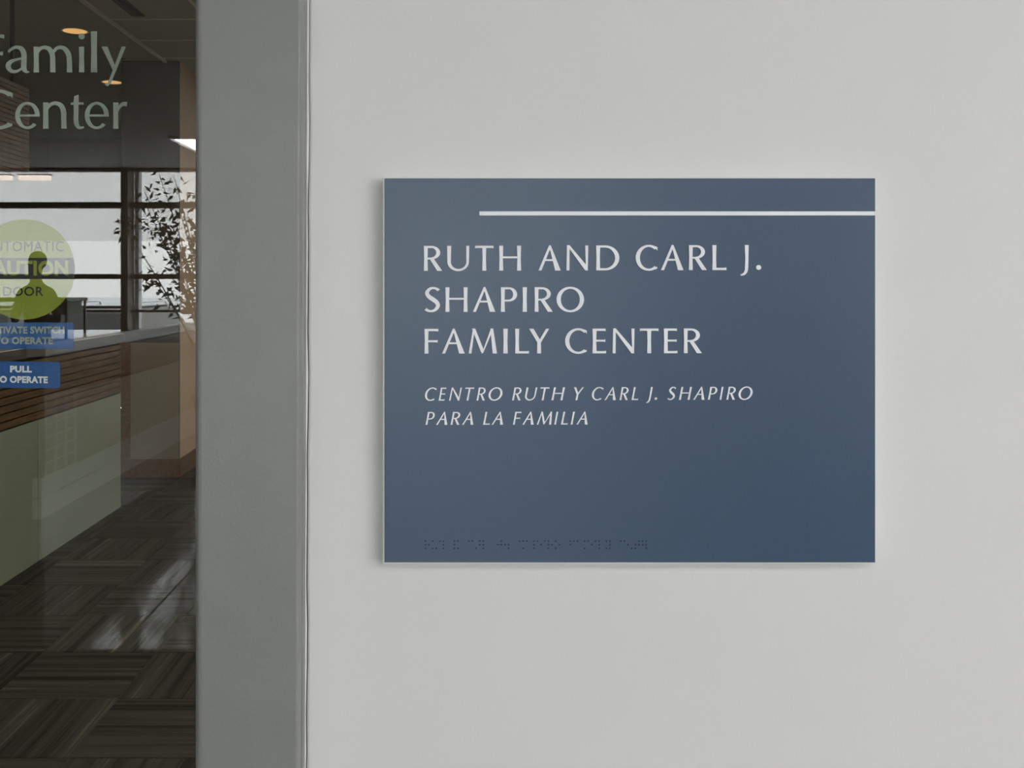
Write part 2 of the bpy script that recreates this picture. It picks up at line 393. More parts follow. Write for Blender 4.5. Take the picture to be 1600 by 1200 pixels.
# lower case, x-height = 100
G['l'] = (22, stem(0, 22, 0, 160, 1.6))
G['i'] = (22, stem(1, 21, 0, 100, 1.2)+[[(11+11.5*math.cos(2*math.pi*k/14), 140+11.5*math.sin(2*math.pi*k/14)) for k in range(14)]])
G['n'] = (92, stem(0, 21, 0, 100, 1.2)+stroke([(14, 74, 12), (30, 92, 13), (50, 97, 14), (70, 88, 18), (80, 66, 20), (81, 40, 20), (81.5, 20, 20), (81.5, 0, 21)], 4))
G['m'] = (154, stem(0, 21, 0, 100, 1.2)+stroke([(14, 76, 12), (28, 93, 13), (46, 97, 14), (63, 90, 18), (74.5, 68, 20), (76, 40, 20), (76.5, 20, 20), (76.5, 0, 21)], 4)
          + stroke([(76, 76, 12), (92, 93, 13), (110, 97, 14), (127, 89, 18), (140, 68, 20), (142.5, 40, 20), (143, 20, 20), (143, 0, 21)], 4))
G['r'] = (56, stem(0, 21, 0, 100, 1.2)+stroke([(14, 66, 12), (26, 84, 13), (40, 94, 15), (55, 93, 18)], 4))
G['e'] = (93, arc(46.5, 50, 46.5, 52, 18, 10, 4, 318, 30)+[[(16, 46), (75, 46), (78, 54), (16, 54)], [(75, 46), (93, 46), (93, 56), (75, 56)]])
G['a'] = (92, stroke([(12, 78, 9), (22, 90, 11), (42, 98, 12), (62, 91, 18), (71, 70, 20), (71, 40, 20), (71, 16, 20), (80, 3, 12), (91, 2, 5)], 4)
          + stroke([(68, 56, 8), (44, 50, 9), (22, 42, 15), (10, 26, 19), (18, 9, 16), (36, 3, 12), (54, 9, 9), (70, 24, 8)], 4))
G['t'] = (54, [[(12, 100), (33, 100), (33, 130), (15, 124)], [(0, 91), (53, 91), (53, 100), (3, 100)]]+stroke([(22.5, 102, 21), (22.5, 60, 19), (22.5, 26, 19), (30, 8, 15), (42, 3, 10), (54, 6, 8)], 4))
G['y'] = (93, [[(0, 100), (22, 100), (58, 8), (47, 0)], [(93, 100), (77, 100), (22, -47), (33, -47)], [(11, -48), (24, -54), (36, -40), (20, -42)]])

def glyph_mesh(ch, depth, shear=0.0, weight=0):
    wd_, polys = G[ch]
    vs = []; fs = []
    for p in polys:
        ar = sum(p[i][0]*p[(i+1) % len(p)][1]-p[(i+1) % len(p)][0]*p[i][1] for i in range(len(p)))
        if abs(ar) < 1e-3: continue
        if ar < 0: p = p[::-1]
        b = len(vs)
        for (x, y) in p: vs.append(Vector((x+shear*y, y)))
        fs.append(list(range(b, b+len(p))))
    ov, oe, of, _a, _b, orig = delaunay_2d_cdt(vs, [], fs, 0, 1e-3)
    of = [f for f, g in zip(of, orig) if g]      # keep only what some stroke covers: counters stay open
    n = len(ov); ec = {}
    for f in of:
        for i in range(len(f)):
            a, b = f[i], f[(i+1) % len(f)]
            ec[(min(a, b), max(a, b))] = ec.get((min(a, b), max(a, b)), 0)+1
    V = [(v[0]/100, 0, v[1]/100) for v in ov]+[(v[0]/100, -depth, v[1]/100) for v in ov]
    Fc = [tuple(i+n for i in f) for f in of]
    for f in of:
        for i in range(len(f)):
            a, b = f[i], f[(i+1) % len(f)]
            if ec[(min(a, b), max(a, b))] == 1: Fc.append((a, b, b+n, a+n))
    me = bpy.data.meshes.new('letter'); me.from_pydata(V, [], Fc); me.validate()
    xsn = [v[0] for v in V]
    return me, min(xsn), max(xsn)
gcache = {}
def put_letter(ch, px0, px1, base, cap, Y, m, parent, depth, shear=0.0):
    """letter between the picture columns px0..px1 on the plane Y; base = baseline, cap = unit height in pixels"""
    key = (ch, depth, shear, m.name)
    if key not in gcache:
        me, a, b = glyph_mesh(ch, depth, shear); me.materials.append(m); gcache[key] = (me, a, b)
    me, a, b = gcache[key]
    u = Y/F
    sx = (px1-px0)*u/(b-a)
    x, y, z = W(px0, base, Y)
    o = link('letter', me, parent)
    o.location = (x-a*sx-parent.location.x, y-parent.location.y, z-parent.location.z)
    o.scale = (sx, 1, cap*u)
    return o

# ------------------------------------------------------------------ the blue sign
YS = .986
sg = empty('wall_sign', W(984, 578.7, YS)); tag(sg, 'square blue sign with raised white lettering on the white wall', 'sign')
def local_box(par, px0, px1, py0, py1, Yf, Yb, name, m, bevel=0):
    x0, _, z1 = W(px0, py0, Yf); x1, _, z0 = W(px1, py1, Yf)
    L = par.location
    return B(x0-L.x, x1-L.x, Yf-L.y, Yb-L.y, z0-L.z, z1-L.z).build(name, m, par, bevel)
tag(local_box(sg, 600.6, 1367.6, 278.6, 878.9, YS, YS+.0045, 'sign_face', M['sign'], .0004), 'smooth dull blue face panel')
tag(local_box(sg, 598.6, 1369.2, 276.9, 880.9, YS+.0006, 1.0, 'back_plate', M['plate'], .0003), 'pale back plate showing as a thin rim')
local_box(sg, 749, 1367.4, 330.3, 336.6, YS-.0010, YS+.0006, 'white_stripe', M['letter'])
L1 = [('R', 662.3, 691), ('U', 698.7, 733.3), ('T', 742.3, 771), ('H', 780, 814), ('A', 841.3, 876), ('N', 885, 919), ('D', 931.3, 967.5), ('C', 993, 1027), ('A', 1032.5, 1067.7), ('R', 1076, 1104.2), ('L', 1112.7, 1134.6), ('J', 1156.7, 1169.3), ('.', 1181, 1189)]
L2 = [('S', 663.3, 687.5), ('H', 696, 730.6), ('A', 739, 774), ('P', 782.6, 808), ('I', 816.5, 823.3), ('R', 835.3, 863.6), ('O', 869.5, 912.4)]
L3 = [('F', 663.3, 685), ('A', 690.8, 726.2), ('M', 732.3, 776.5), ('I', 786.3, 793.3), ('L', 805, 826.4), ('Y', 826.6, 858), ('C', 882.9, 916.8), ('E', 925.6, 946.8), ('N', 957, 991.2), ('T', 999.6, 1028.6), ('E', 1037, 1058.2), ('R', 1068, 1096.4)]
for line, b0, b1, cap in ((L1, 423.2, 421.8, 39), (L2, 487.3, 486.8, 38.4), (L3, 552.4, 551.6, 38.6)):
    for ch, a, b in line:
        put_letter(ch, a, b, b0+(b1-b0)*(a-662)/520, cap, YS+.0001, M['letter'], sg, .0011)
S5 = 1600/280.0
L4 = [(c, 650+a/S5, 650+b/S5) for c, a, b in [('C', 80, 185), ('E', 202, 272), ('N', 295, 410), ('T', 440, 520), ('R', 540, 622), ('O', 647, 772), ('R', 857, 942), ('U', 973, 1083), ('T', 1110, 1192), ('H', 1208, 1330), ('Y', 1410, 1498)]]
L4 += [(c, 910+a/S5, 910+b/S5) for c, a, b in [('C', 84, 188), ('A', 197, 297), ('R', 330, 412), ('L', 437, 497), ('J', 570, 627), ('.', 643, 666), ('S', 757, 837), ('H', 860, 977), ('A', 988, 1088), ('P', 1118, 1203), ('I', 1222, 1258), ('R', 1283, 1368), ('O', 1392, 1518)]]
L5 = [(c, 650+a/S5, 650+b/S5) for c, a, b in [('P', 85, 168), ('A', 180, 280), ('R', 308, 395), ('A', 412, 512), ('L', 598, 660), ('A', 675, 777), ('F', 865, 942), ('A', 950, 1050), ('M', 1078, 1215), ('I', 1233, 1270), ('L', 1293, 1355), ('I', 1380, 1418), ('A', 1432, 1532)]]
for line, b0, b1, cap in ((L4, 625.9, 624.3, 20.2), (L5, 663.6, 662.6, 20)):
    for ch, a, b in line:
        put_letter(ch, a, b, b0+(b1-b0)*(a-664)/510, cap, YS+.0001, M['letter'], sg, .0009, .21)
BR = {'r': '1235', 'u': '136', 'th': '1456', '&': '12346', 'c': '14', 'ar': '345', 'l': '123', 'j': '245', '.': '256', 'sh': '146', 'a': '1', 'p': '1234', 'i': '24', 'o': '135', 'f': '124', 'm': '134', 'y': '13456', 'en': '26', 't': '2345', 'er': '12456'}
cells = ['r', 'u', 'th', 0, '&', 0, 'c', 'ar', 'l', 0, 'j', '.', 0, 'sh', 'a', 'p', 'i', 'r', 'o', 0, 'f', 'a', 'm', 'i', 'l', 'y', 0, 'c', 'en', 't', 'er']
bc = {}
u = YS/F
for k, c in enumerate(cells):
    if not c: continue
    if c not in bc:
        m = MB(); r = 1.35*u
        for d in BR[c]:
            d = int(d)-1; cx, cz = (d//3)*5.6*u, -(d % 3)*5.6*u
            b = len(m.v); n = 8
            for rr, yy in ((1, 0), (.85, -.45), (.45, -.8)):
                for q in range(n):
                    a = 2*math.pi*q/n; m.v.append((cx+rr*r*math.cos(a), yy*r*.9, cz+rr*r*math.sin(a)))
            m.v.append((cx, -r*.9, cz))
            for i in range(2):
                for q in range(n): m.f.append((b+i*n+q, b+i*n+(q+1) % n, b+(i+1)*n+(q+1) % n, b+(i+1)*n+q))
            for q in range(n): m.f.append((b+2*n+q, b+2*n+(q+1) % n, b+3*n))
        bc[c] = m.mesh('braille_cell', M['braille'], smooth=True)
    x, y, z = W(664.6+11.32*k, 845.6, YS)
    link('braille_cell', bc[c], sg, (x-sg.location.x, 0, z-sg.location.z))

# ------------------------------------------------------------------ lettering and stickers on the glass (behind the pane)
YL = YG+.0094
gl = empty('glass_lettering', W(90, 201, YL)); tag(gl, 'two lines of pale grey-green lettering stuck on the door glass', 'lettering')
dx, dz = gl.location.x, gl.location.z
S6 = 1400/210.0
for ch, a, b in [('F', -207, 45), ('a', 60, 305), ('m', 352, 752), ('i', 820, 882), ('l', 948, 1014), ('y', 1060, 1313)]:
    put_letter(ch, a/S6, b/S6, 30+555/S6, 59 if ch == 'F' else 40.2, YL, M['frost'], gl, .0006)
for ch, a, b in [('C', -215, 132), ('e', 160, 415), ('n', 450, 695), ('t', 737, 877), ('e', 885, 1135), ('r', 1180, 1328)]:
    put_letter(ch, a/S6, b/S6, 30+1141/S6, 60 if ch == 'C' else 41, YL, M['frost'], gl, .0006)

def text_mesh(s, m, bold=0.0):
    cu = bpy.data.curves.new('t', 'FONT'); cu.body = s; cu.size = 1; cu.offset = bold; cu.resolution_u = 3
    cu.space_character = 1.06
    o = bpy.data.objects.new('t', cu); COL.objects.link(o)
    dg = bpy.context.evaluated_depsgraph_get(); me = bpy.data.meshes.new_from_object(o.evaluated_get(dg))
    bpy.data.objects.remove(o); me.materials.clear(); me.materials.append(m)
    return me
def put_text(s, px0, px1, ptop, pbot, Y, m, parent, bold=.02, lift=.0004, tilt=0.0):
    me = text_mesh(s, m, bold)
    X = [v.co.x for v in me.vertices]; Z = [v.co.y for v in me.vertices]
    ax, bx, az, bz = min(X), max(X), min(Z), max(Z); u = Y/F
    for v in me.vertices:
        a = (v.co.x-ax)/(bx-ax); b = (v.co.y-az)/(bz-az)
        x, _, z = W(px0+(px1-px0)*a, pbot+(ptop-pbot)*b+tilt*(px0+(px1-px0)*a-33), Y)
        v.co = (x-parent.location.x, Y-lift-parent.location.y, z-parent.location.z)
    return link('printed_text', me, parent)
def rounded(par, x0, x1, y0, y1, r, Y, m, name, tilt=0.0):
    pr = []
    for (cx, cy, a0) in ((x1-r, y0+r, 270), (x1-r, y1-r, 0), (x0+r, y1-r, 90), (x0+r, y0+r, 180)):
        for k in range(5):
            a = math.radians(a0+90*k/4); px, py = cx+r*math.cos(a), cy+r*math.sin(a)
            x, _, z = W(px, py+tilt*(px-33), Y); pr.append((x-par.location.x, z-par.location.z))
    return MB().prism(pr, Y-par.location.y, Y-par.location.y+.0003).build(name, m, par)
st = empty('caution_sticker', W(38, 421, YL)); tag(st, 'round lime and black caution sticker on the door glass', 'sticker')
R = 78.5*YL/F; pr = [(R*math.cos(2*math.pi*k/56), R*math.sin(2*math.pi*k/56)) for k in range(56)]
MB().prism(pr, 0, .0003).build('sticker_disc', M['lime'], st)
def disc_band(py0, py1, m):
    pts = []
    for t in range(9):
        py = py0+(py1-py0)*t/8; h = math.sqrt(78.3**2-(py-421)**2); pts.append((38+h, py))
    pts += [(76-a, b) for a, b in reversed(pts)]
    pr = [((p[0]-38)*YL/F, -(p[1]-421)*YL/F) for p in pts]
    return MB().prism(pr, -.0003, -.0001).build('black_band', m, st)
disc_band(403, 436, M['ink'])
put_text('AUTOMATIC', -24, 100, 377, 393, YL, M['ink'], st, .0)
put_text('CAUTION', -31, 107, 407, 431, YL, M['lime'], st, .04, .0006)
put_text('DOOR', 5, 68, 448, 462.5, YL, M['ink'], st, .012)
s2 = empty('instruction_sticker', W(38, 525, YL)); tag(s2, 'wide blue sticker directly under the round caution sticker', 'sticker')
rounded(s2, -39, 115, 504, 545, 4, YL, M['blue'], 'sticker_sheet')
put_text('ACTIVATE SWITCH', -24, 101, 510, 521.5, YL, M['frost'], s2, .045)
put_text('TO OPERATE', -8, 83, 526.5, 538, YL, M['frost'], s2, .045)
s3 = empty('instruction_sticker', W(33, 586, YL)); tag(s3, 'smaller blue sticker with rounded corners, lowest on the glass', 'sticker')
rounded(s3, -28, 94, 565, 606, 5, YL, M['blue'], 'sticker_sheet', .012)
put_text('PULL', 16, 50, 571.5, 582, YL, M['white'], s3, .05, tilt=.012)
put_text('TO OPERATE', -9, 75, 587.5, 598.5, YL, M['white'], s3, .05, tilt=.012)

# ------------------------------------------------------------------ room beyond the door
IX0, IX1, IY1 = -7.0, 2.2, 13.0
f2 = empty('floor_carpet'); tag(f2, 'dark striped carpet tiles laid quarter turned beyond the door', kind='structure')
B(IX0, IX1, 1.0, IY1, -.1, -.004).build('floor_base', M['under'], f2)
TS = .49
def tile_mesh(m):
    mb = MB(); g = .0012; h = .006
    a, b = g, TS-g
    mb.v = [(a, a, -h), (b, a, -h), (b, b, -h), (a, b, -h), (a+.002, a+.002, 0), (b-.002, a+.002, 0), (b-.002, b-.002, 0), (a+.002, b-.002, 0)]
    mb.f = [(3, 2, 1, 0), (4, 5, 6, 7), (0, 1, 5, 4), (1, 2, 6, 5), (2, 3, 7, 6), (3, 0, 4, 7)]
    return mb.mesh('carpet_tile', m)
tm = [tile_mesh(M['tilec']), tile_mesh(M['tiled'])]
X0, Y0 = -1.322-3*TS, 3.44-4*TS
for j in range(-0, 15):
    for i in range(0, 7):
        link('carpet_tile', tm[(i+j+1) % 2], f2, (X0+i*TS, Y0+j*TS-.0, 0))
# ceiling: plain part over the counter, tile grid on the other side of the edge trim
CX = -2.43
tag(B(IX0, CX, 1.16, IY1, IC, IC+.08).build('ceiling_plain', M['ceil']), 'dark plain ceiling over the reception counter', kind='structure')
c2 = empty('ceiling_tiled', (0, 0, 0)); tag(c2, 'dim acoustic tile ceiling beyond the door', kind='structure')
B(CX, IX1, 1.16, IY1, IC+.02, IC+.08).build('ceiling_base', M['ceil'], c2)
pt = .61
pm = MB(); a, b = .012, pt-.012
pm.box(a, b, a, b, -.002, .015); pmesh = pm.mesh('ceiling_tile', M['tile'])
bmesh_ = B(0, .655, a, b, -.002, .015).mesh('ceiling_tile', M['tile'])
for j in range(14):
    link('ceiling_tile', bmesh_, c2, (CX+.012, 4.01+j*pt, IC))
    for i in range(6):
        link('ceiling_tile', pmesh, c2, (CX+.68+i*pt, 4.01+j*pt, IC))
for i in range(7): B(CX+.68+i*pt-.012, CX+.68+i*pt+.012, 1.16, IY1, IC-.002, IC+.012).build('grid_bar', M['tgrid'], c2)
for j in range(15): B(CX, IX1, 4.01+j*pt-.012, 4.01+j*pt+.012, IC-.003, IC+.011).build('grid_bar', M['tgrid'], c2)
tag(B(CX-.012, CX+.010, 1.16, IY1, IC-.02, IC+.01).build('trim_1', M['tgrid']), 'pale edge trim between plain and tiled ceiling', kind='structure')
av = empty('air_slot', (-2.20, 5.9, IC)); tag(av, 'dark linear air slot let into the tiled ceiling', 'vent')
B(-.045, .045, -1.0, 1.06, -.008, .0).build('slot_frame', M['dark'], av)
for k in (-.02, .02): B(k-.006, k+.006, -.98, 1.04, -.012, -.004).build('slot_blade', M['dark'], av)
tag(B(IX0-.1, IX0, 1.16, IY1, 0, IC).build('wall_inner_left', M['beige']), 'dim wall behind the reception counter', kind='structure')
tag(B(IX1, IX1+.1, 1.16, IY1, 0, IC).build('wall_inner_right', M['beige']), 'dim side wall of the inner room', kind='structure')
tag(B(IX0, IX1, IY1, IY1+.1, 0, IC).build('wall_inner_back', M['beige']), 'dim far wall of the inner room', kind='structure')
# column
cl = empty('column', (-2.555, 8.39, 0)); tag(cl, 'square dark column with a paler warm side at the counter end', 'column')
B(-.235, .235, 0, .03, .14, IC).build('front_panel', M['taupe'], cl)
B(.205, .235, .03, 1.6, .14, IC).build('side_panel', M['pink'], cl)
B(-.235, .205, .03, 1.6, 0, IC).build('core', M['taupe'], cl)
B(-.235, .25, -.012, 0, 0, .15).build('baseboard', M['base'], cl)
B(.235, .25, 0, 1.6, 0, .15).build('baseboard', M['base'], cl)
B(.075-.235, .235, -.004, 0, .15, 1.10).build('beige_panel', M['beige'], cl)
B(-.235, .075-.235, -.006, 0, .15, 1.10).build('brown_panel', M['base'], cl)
# reception counter
CFX = -2.41
ct = empty('reception_counter', (CFX, 7.23, 0)); tag(ct, 'long reception counter with cream front panels and brown slats', 'counter')
for y0, y1 in ((2.9, 4.39), (4.395, 5.815), (5.82, 7.23)):
    B(-.02, 0, y0-7.23+.002, y1-7.23-.002, .01, .812).build('front_panel', M['counter'], ct)
    B(-.05, -.02, y0-7.23, y1-7.23, 0, 1.18).build('panel_backing', M['dark'], ct)
for k in range(8):
    z = .822+k*.043
    B(-.02, .0, 2.9-7.23, 0, z, z+.034).build('slat', M['walnut'], ct)
B(-.70, -.05, -.03, 0, 0, 1.18).build('end_panel', M['counter'], ct)
B(-.60, .018, 2.85-7.23, .02, 1.187, 1.236).build('worktop', M['worktop'], ct, .003)
B(.018, .024, 2.85-7.23, .02, 1.180, 1.233).build('edge_strip', M['taupe'], ct)
# slatted bulkhead over the counter
bk = empty('slatted_bulkhead', (-2.62, 5.2, 2.2)); tag(bk, 'hanging brown slatted wood bulkhead above the counter', 'bulkhead')
for k in range(20): B(-.02, .02, -2.2, .95, k*.028, k*.028+.023).build('slat', M['walnut'], bk)
B(-.10, -.02, -2.2, .95, 0, .56).build('bulkhead_backing', M['base'], bk)
for y in (-1.8, 0.9): B(-.07, -.05, y-.01, y+.01, .56, 1.21).build('hanger_rod', M['dark'], bk)
# downlights and sprinkler
def downlight(px, py, label):
    x, y, z = W(px, py, 1)
    Y = (IC-EYE)/(z-EYE); d = empty('downlight', ((px-PX)/F*Y, Y, IC)); tag(d, label, 'lamp', 'round downlights beyond the door')
    MB().lathe([(.085, -.004), (.098, -.006), (.100, 0), (.085, 0)]).build('lamp_ring', M['tgrid'], d, smooth=True)
    MB().lathe([(.086, -.003), (.06, -.0015), (.0001, -.001)]).build('lamp_glow', M['warm'], d, smooth=True)
    l = bpy.data.lights.new('downlight_lamp', 'SPOT'); l.energy = 22; l.spot_size = 1.7; l.spot_blend = .6; l.color = (1, .75, .5); l.shadow_soft_size = .08
    o = bpy.data.objects.new('downlight_lamp', l); o.location = (0, 0, -.03); o.parent = d; COL.objects.link(o)
downlight(117, 48, 'nearer round warm downlight, above the dot of the lettering')
downlight(175, 128, 'farther round warm downlight, behind the tail of the lettering')
sk = empty('sprinkler', (W(190.5, 94, 8.3)[0], 8.3, IC)); tag(sk, 'tiny brass sprinkler head beside the column top', 'sprinkler')
MB().lathe([(.0001, 0), (.028, 0), (.028, -.004), (.008, -.008), (.008, -.04), (.0001, -.04)], n=12).build('sprinkler_body', M['chrome'], sk)
MB().lathe([(.0001, -.05), (.02, -.05), (.02, -.047), (.004, -.04)], n=12).build('deflector', M['chrome'], sk)

# ------------------------------------------------------------------ lobby things, all seen mirrored in the glass
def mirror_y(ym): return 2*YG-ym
pw = empty('low_partition', (-2.83, mirror_y(6.88), 0)); tag(pw, 'low lobby partition with a white base, mirrored above the floor', 'partition')
Ln = 4.0
B(-.06, 0, -Ln, 0, 0, .137).build('base_board', M['lwhite'], pw); B(-.06, 0, -Ln, 0, .143, .27).build('base_board', M['lwhite'], pw)
B(-.05, -.01, -Ln, 0, .137, .143).build('base_joint', M['dark'], pw)
B(-.05, -.008, -.62, -.05, .27, .82).build('grid_infill', M['lwall'], pw)
for k in range(4): B(-.008, .004, -.62+k*.18, -.60+k*.18, .27, .82).build('grid_bar', M['lwhite'], pw)
for k in range(7): B(-.008, .004, -.62, -.05, .27+k*.088, .278+k*.088).build('grid_rail', M['lwhite'], pw)
B(-.05, 0, -Ln, -.64, .272, .80).build('beige_panel', M['lwall'], pw)
for k in range(6): B(-.05, 0, -Ln, -.05, .835+k*.042, .868+k*.042).build('slat', M['walnut'], pw)
B(-.05, -.02, -Ln, -.05, .80, 1.09).build('slat_backing', M['dark'], pw)
rt = empty('slatted_screen', (-2.95, mirror_y(6.95), 0)); tag(rt, 'low brown slatted screen, mirrored behind the blue stickers', 'screen')
B(-3.6, .118, -.04, -.0, 0, 1.10).build('screen_backing', M['dark'], rt)
for k in range(24): B(-3.6, .118, 0, .016, .02+k*.045, .052+k*.045).build('slat', M['walnut'], rt)
B(-.10, .03, -Ln-.02, 0, 1.092, 1.17).build('cap', M['lwhite'], pw, .005)

em = empty('glare_block_mat', (-1.0, -.95, 0)); tag(em, 'added dark mat hiding a reflection in the lobby floor before the glazed door', 'mat')  # added to block the ceiling light's reflection in the polished floor
B(-2.2, 2.2, -1.35, 1.45, .002, .014).build('mat_pile', M['mat'], em)
for a_, b_ in ((-1.37, -1.35), (1.45, 1.47)): B(-2.22, 2.22, a_, b_, .002, .011).build('mat_edge', M['dark'], em)

# ceiling troffers of the lobby
def troffer(x, y, label, group=None, m=None):
    t = empty('ceiling_light', (x, y, LC)); tag(t, label, 'lamp', group)
    fr = MB(); fr.box(-.32, -.30, -.61, .61, -.03, 0); fr.box(.30, .32, -.61, .61, -.03, 0); fr.box(-.30, .30, -.61, -.59, -.03, 0); fr.box(-.30, .30, .59, .61, -.03, 0)
    fr.build('light_frame', M['lwhite'], t)
    B(-.30, .30, -.59, .59, -.012, -.006).build('diffuser', m or M['lamp'], t)
    return t
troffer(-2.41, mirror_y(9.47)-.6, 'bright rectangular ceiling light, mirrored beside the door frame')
G_ = 'recessed ceiling lights over the corridor'
for x, y, lb in ((1.2, -1.5, 'recessed white ceiling light just behind the viewer'), (.9, -5.4, 'recessed white ceiling light in the middle of the lobby ceiling'), (3.0, -1.6, 'recessed white ceiling light near the wide side window')): troffer(x, y, lb, G_)
for x, y, lb in ((-.3, 2.7, 'added unseen fill light in the inner ceiling, just behind the door wall'), (.9, 4.9, 'added unseen fill light in the inner ceiling, near the door'), (.9, 8.5, 'added unseen fill light in the inner ceiling, near the far wall')):
    t = troffer(x, y, lb, 'added fill lights beyond the door', M['inner_fill']); t.location.z = IC-.002  # unseen lights added to brighten the dark inner room

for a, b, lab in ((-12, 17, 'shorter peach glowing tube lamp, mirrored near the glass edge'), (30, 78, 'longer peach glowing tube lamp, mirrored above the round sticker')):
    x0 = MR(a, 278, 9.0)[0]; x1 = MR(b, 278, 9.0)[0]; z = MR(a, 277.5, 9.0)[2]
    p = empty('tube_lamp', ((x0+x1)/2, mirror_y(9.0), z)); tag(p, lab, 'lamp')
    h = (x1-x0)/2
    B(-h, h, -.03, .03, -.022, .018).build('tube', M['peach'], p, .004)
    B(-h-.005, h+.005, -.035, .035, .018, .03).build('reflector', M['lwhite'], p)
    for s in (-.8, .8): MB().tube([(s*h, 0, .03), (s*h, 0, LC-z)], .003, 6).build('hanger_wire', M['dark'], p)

# tall table near the person
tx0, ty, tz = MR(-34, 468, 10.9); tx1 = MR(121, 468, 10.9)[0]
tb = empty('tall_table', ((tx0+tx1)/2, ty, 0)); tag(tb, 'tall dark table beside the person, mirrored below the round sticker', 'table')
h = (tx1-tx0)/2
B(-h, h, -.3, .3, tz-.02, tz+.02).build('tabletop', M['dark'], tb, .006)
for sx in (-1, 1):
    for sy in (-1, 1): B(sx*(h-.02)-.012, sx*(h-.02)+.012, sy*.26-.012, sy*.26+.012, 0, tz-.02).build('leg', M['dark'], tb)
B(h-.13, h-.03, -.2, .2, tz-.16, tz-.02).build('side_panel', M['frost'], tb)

# potted plant
pl = empty('potted_plant', (-2.47, mirror_y(10.3), 0)); tag(pl, 'tall leafy potted plant, dark against the mirrored windows', 'plant')
MB().lathe([(.0001, 0), (.17, 0), (.23, .42), (.25, .42), (.25, .46), (.21, .46), (.20, .40), (.0001, .40)], n=28).build('pot', M['pot'], pl, smooth=True)
MB().lathe([(.0001, .41), (.205, .405)], n=20).build('soil', M['soil'], pl)
lf = MB(); rr = random.Random(11)
def leaf(p, d, ln):
    d = Vector(d).normalized(); s = d.cross(Vector((rr.uniform(-1, 1), rr.uniform(-1, 1), rr.uniform(-.3, 1)))).normalized()
    n = d.cross(s); p = Vector(p); w_ = ln*.20; b = len(lf.v)
    for q in (p, p+d*ln*.35+s*w_+n*ln*.04, p+d*ln*.45-n*ln*.02, p+d*ln*.35-s*w_+n*ln*.04, p+d*ln-n*ln*.12): lf.v.append(tuple(q))
    lf.f.extend([(b, b+1, b+2), (b, b+2, b+3), (b+1, b+4, b+2), (b+2, b+4, b+3)])
def P10(px, py, dy=0): q = MR(px, py, 10.3); return Vector((q[0]-pl.location.x, dy, q[2]))
branches = []
base = Vector((0, 0, .41))
tips = [(258, 345, .1, 60), (302, 300, -.1, 70), (232, 300, .15, 36), (290, 390, .2, 60), (262, 395, -.15, 60), (235, 425, .1, 34), (275, 445, -.2, 46), (330, 290, .1, 70), (350, 350, -.1, 70), (340, 420, .2, 60), (248, 272, .0, 28), (190, 345, .12, 20), (310, 350, .1, 80), (360, 310, .25, 60), (285, 318, .2, 24), (275, 275, .1, 22), (225, 325, -.1, 18)]
for (px, py, dy, nl) in tips:
    e = P10(px, py, dy); mid = base.lerp(e, .5)+Vector((.10*(1 if px > 322 else 1), 0, .12*abs(e.x)))
    pts = []
    for k in range(9):
        t = k/8; pts.append((1-t)**2*base+2*t*(1-t)*mid+t*t*e)
    MB().tube(pts, [.011-.008*k/8 for k in range(9)], 6).build('stem', M['stem'], pl, smooth=True)
    for q in range(int(nl*1.4)):
        t = 1-abs(rr.gauss(0, .22)); t = max(.45, min(1, t))
        p = (1-t)**2*base+2*t*(1-t)*mid+t*t*e
        off = Vector((rr.gauss(0, 1), rr.gauss(0, 1), rr.gauss(0, .7)))*.06
        leaf(p+off*1.15, (rr.uniform(-1, 1), rr.uniform(-1, 1), rr.uniform(-1.1, .4)), rr.uniform(.06, .11))
for k in range(16):                       # the long twig towards the mullion
    t = k/15; p = P10(255, 365, .12).lerp(P10(190, 343, .12), t)
    for q in range(4): leaf(p+Vector((0, 0, rr.gauss(0, .012))), (rr.uniform(-1, .2), rr.uniform(-1, 1), rr.uniform(-1, .3)), rr.uniform(.04, .08))
f = lf.build('foliage', M['leaf'], pl); f['kind'] = 'stuff'

# ------------------------------------------------------------------ person, standing by the window wall
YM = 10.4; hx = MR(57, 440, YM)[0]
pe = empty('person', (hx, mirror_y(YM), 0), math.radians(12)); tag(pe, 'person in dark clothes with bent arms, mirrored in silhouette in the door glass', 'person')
def skin_body(joints, edges_, name, m):
    me = bpy.data.meshes.new(name); me.from_pydata([j[:3] for j in joints], edges_, [])
    o = bpy.data.objects.new(name, me); COL.objects.link(o)
    sm = o.modifiers.new('s', 'SKIN'); me.skin_vertices or me.attributes
    for i, j in enumerate(joints): me.skin_vertices[0].data[i].radius = (j[3], j[4] if len(j) > 4 else j[3])
    me.skin_vertices[0].data[0].use_root = True
    su = o.modifiers.new('u', 'SUBSURF'); su.levels = 2; su.render_levels = 2
    dg = bpy.context.evaluated_depsgraph_get(); out = bpy.data.meshes.new_from_object(o.evaluated_get(dg))
    bpy.data.objects.remove(o); out.materials.clear(); out.materials.append(m)
    for p in out.polygons: p.use_smooth = True
    return out
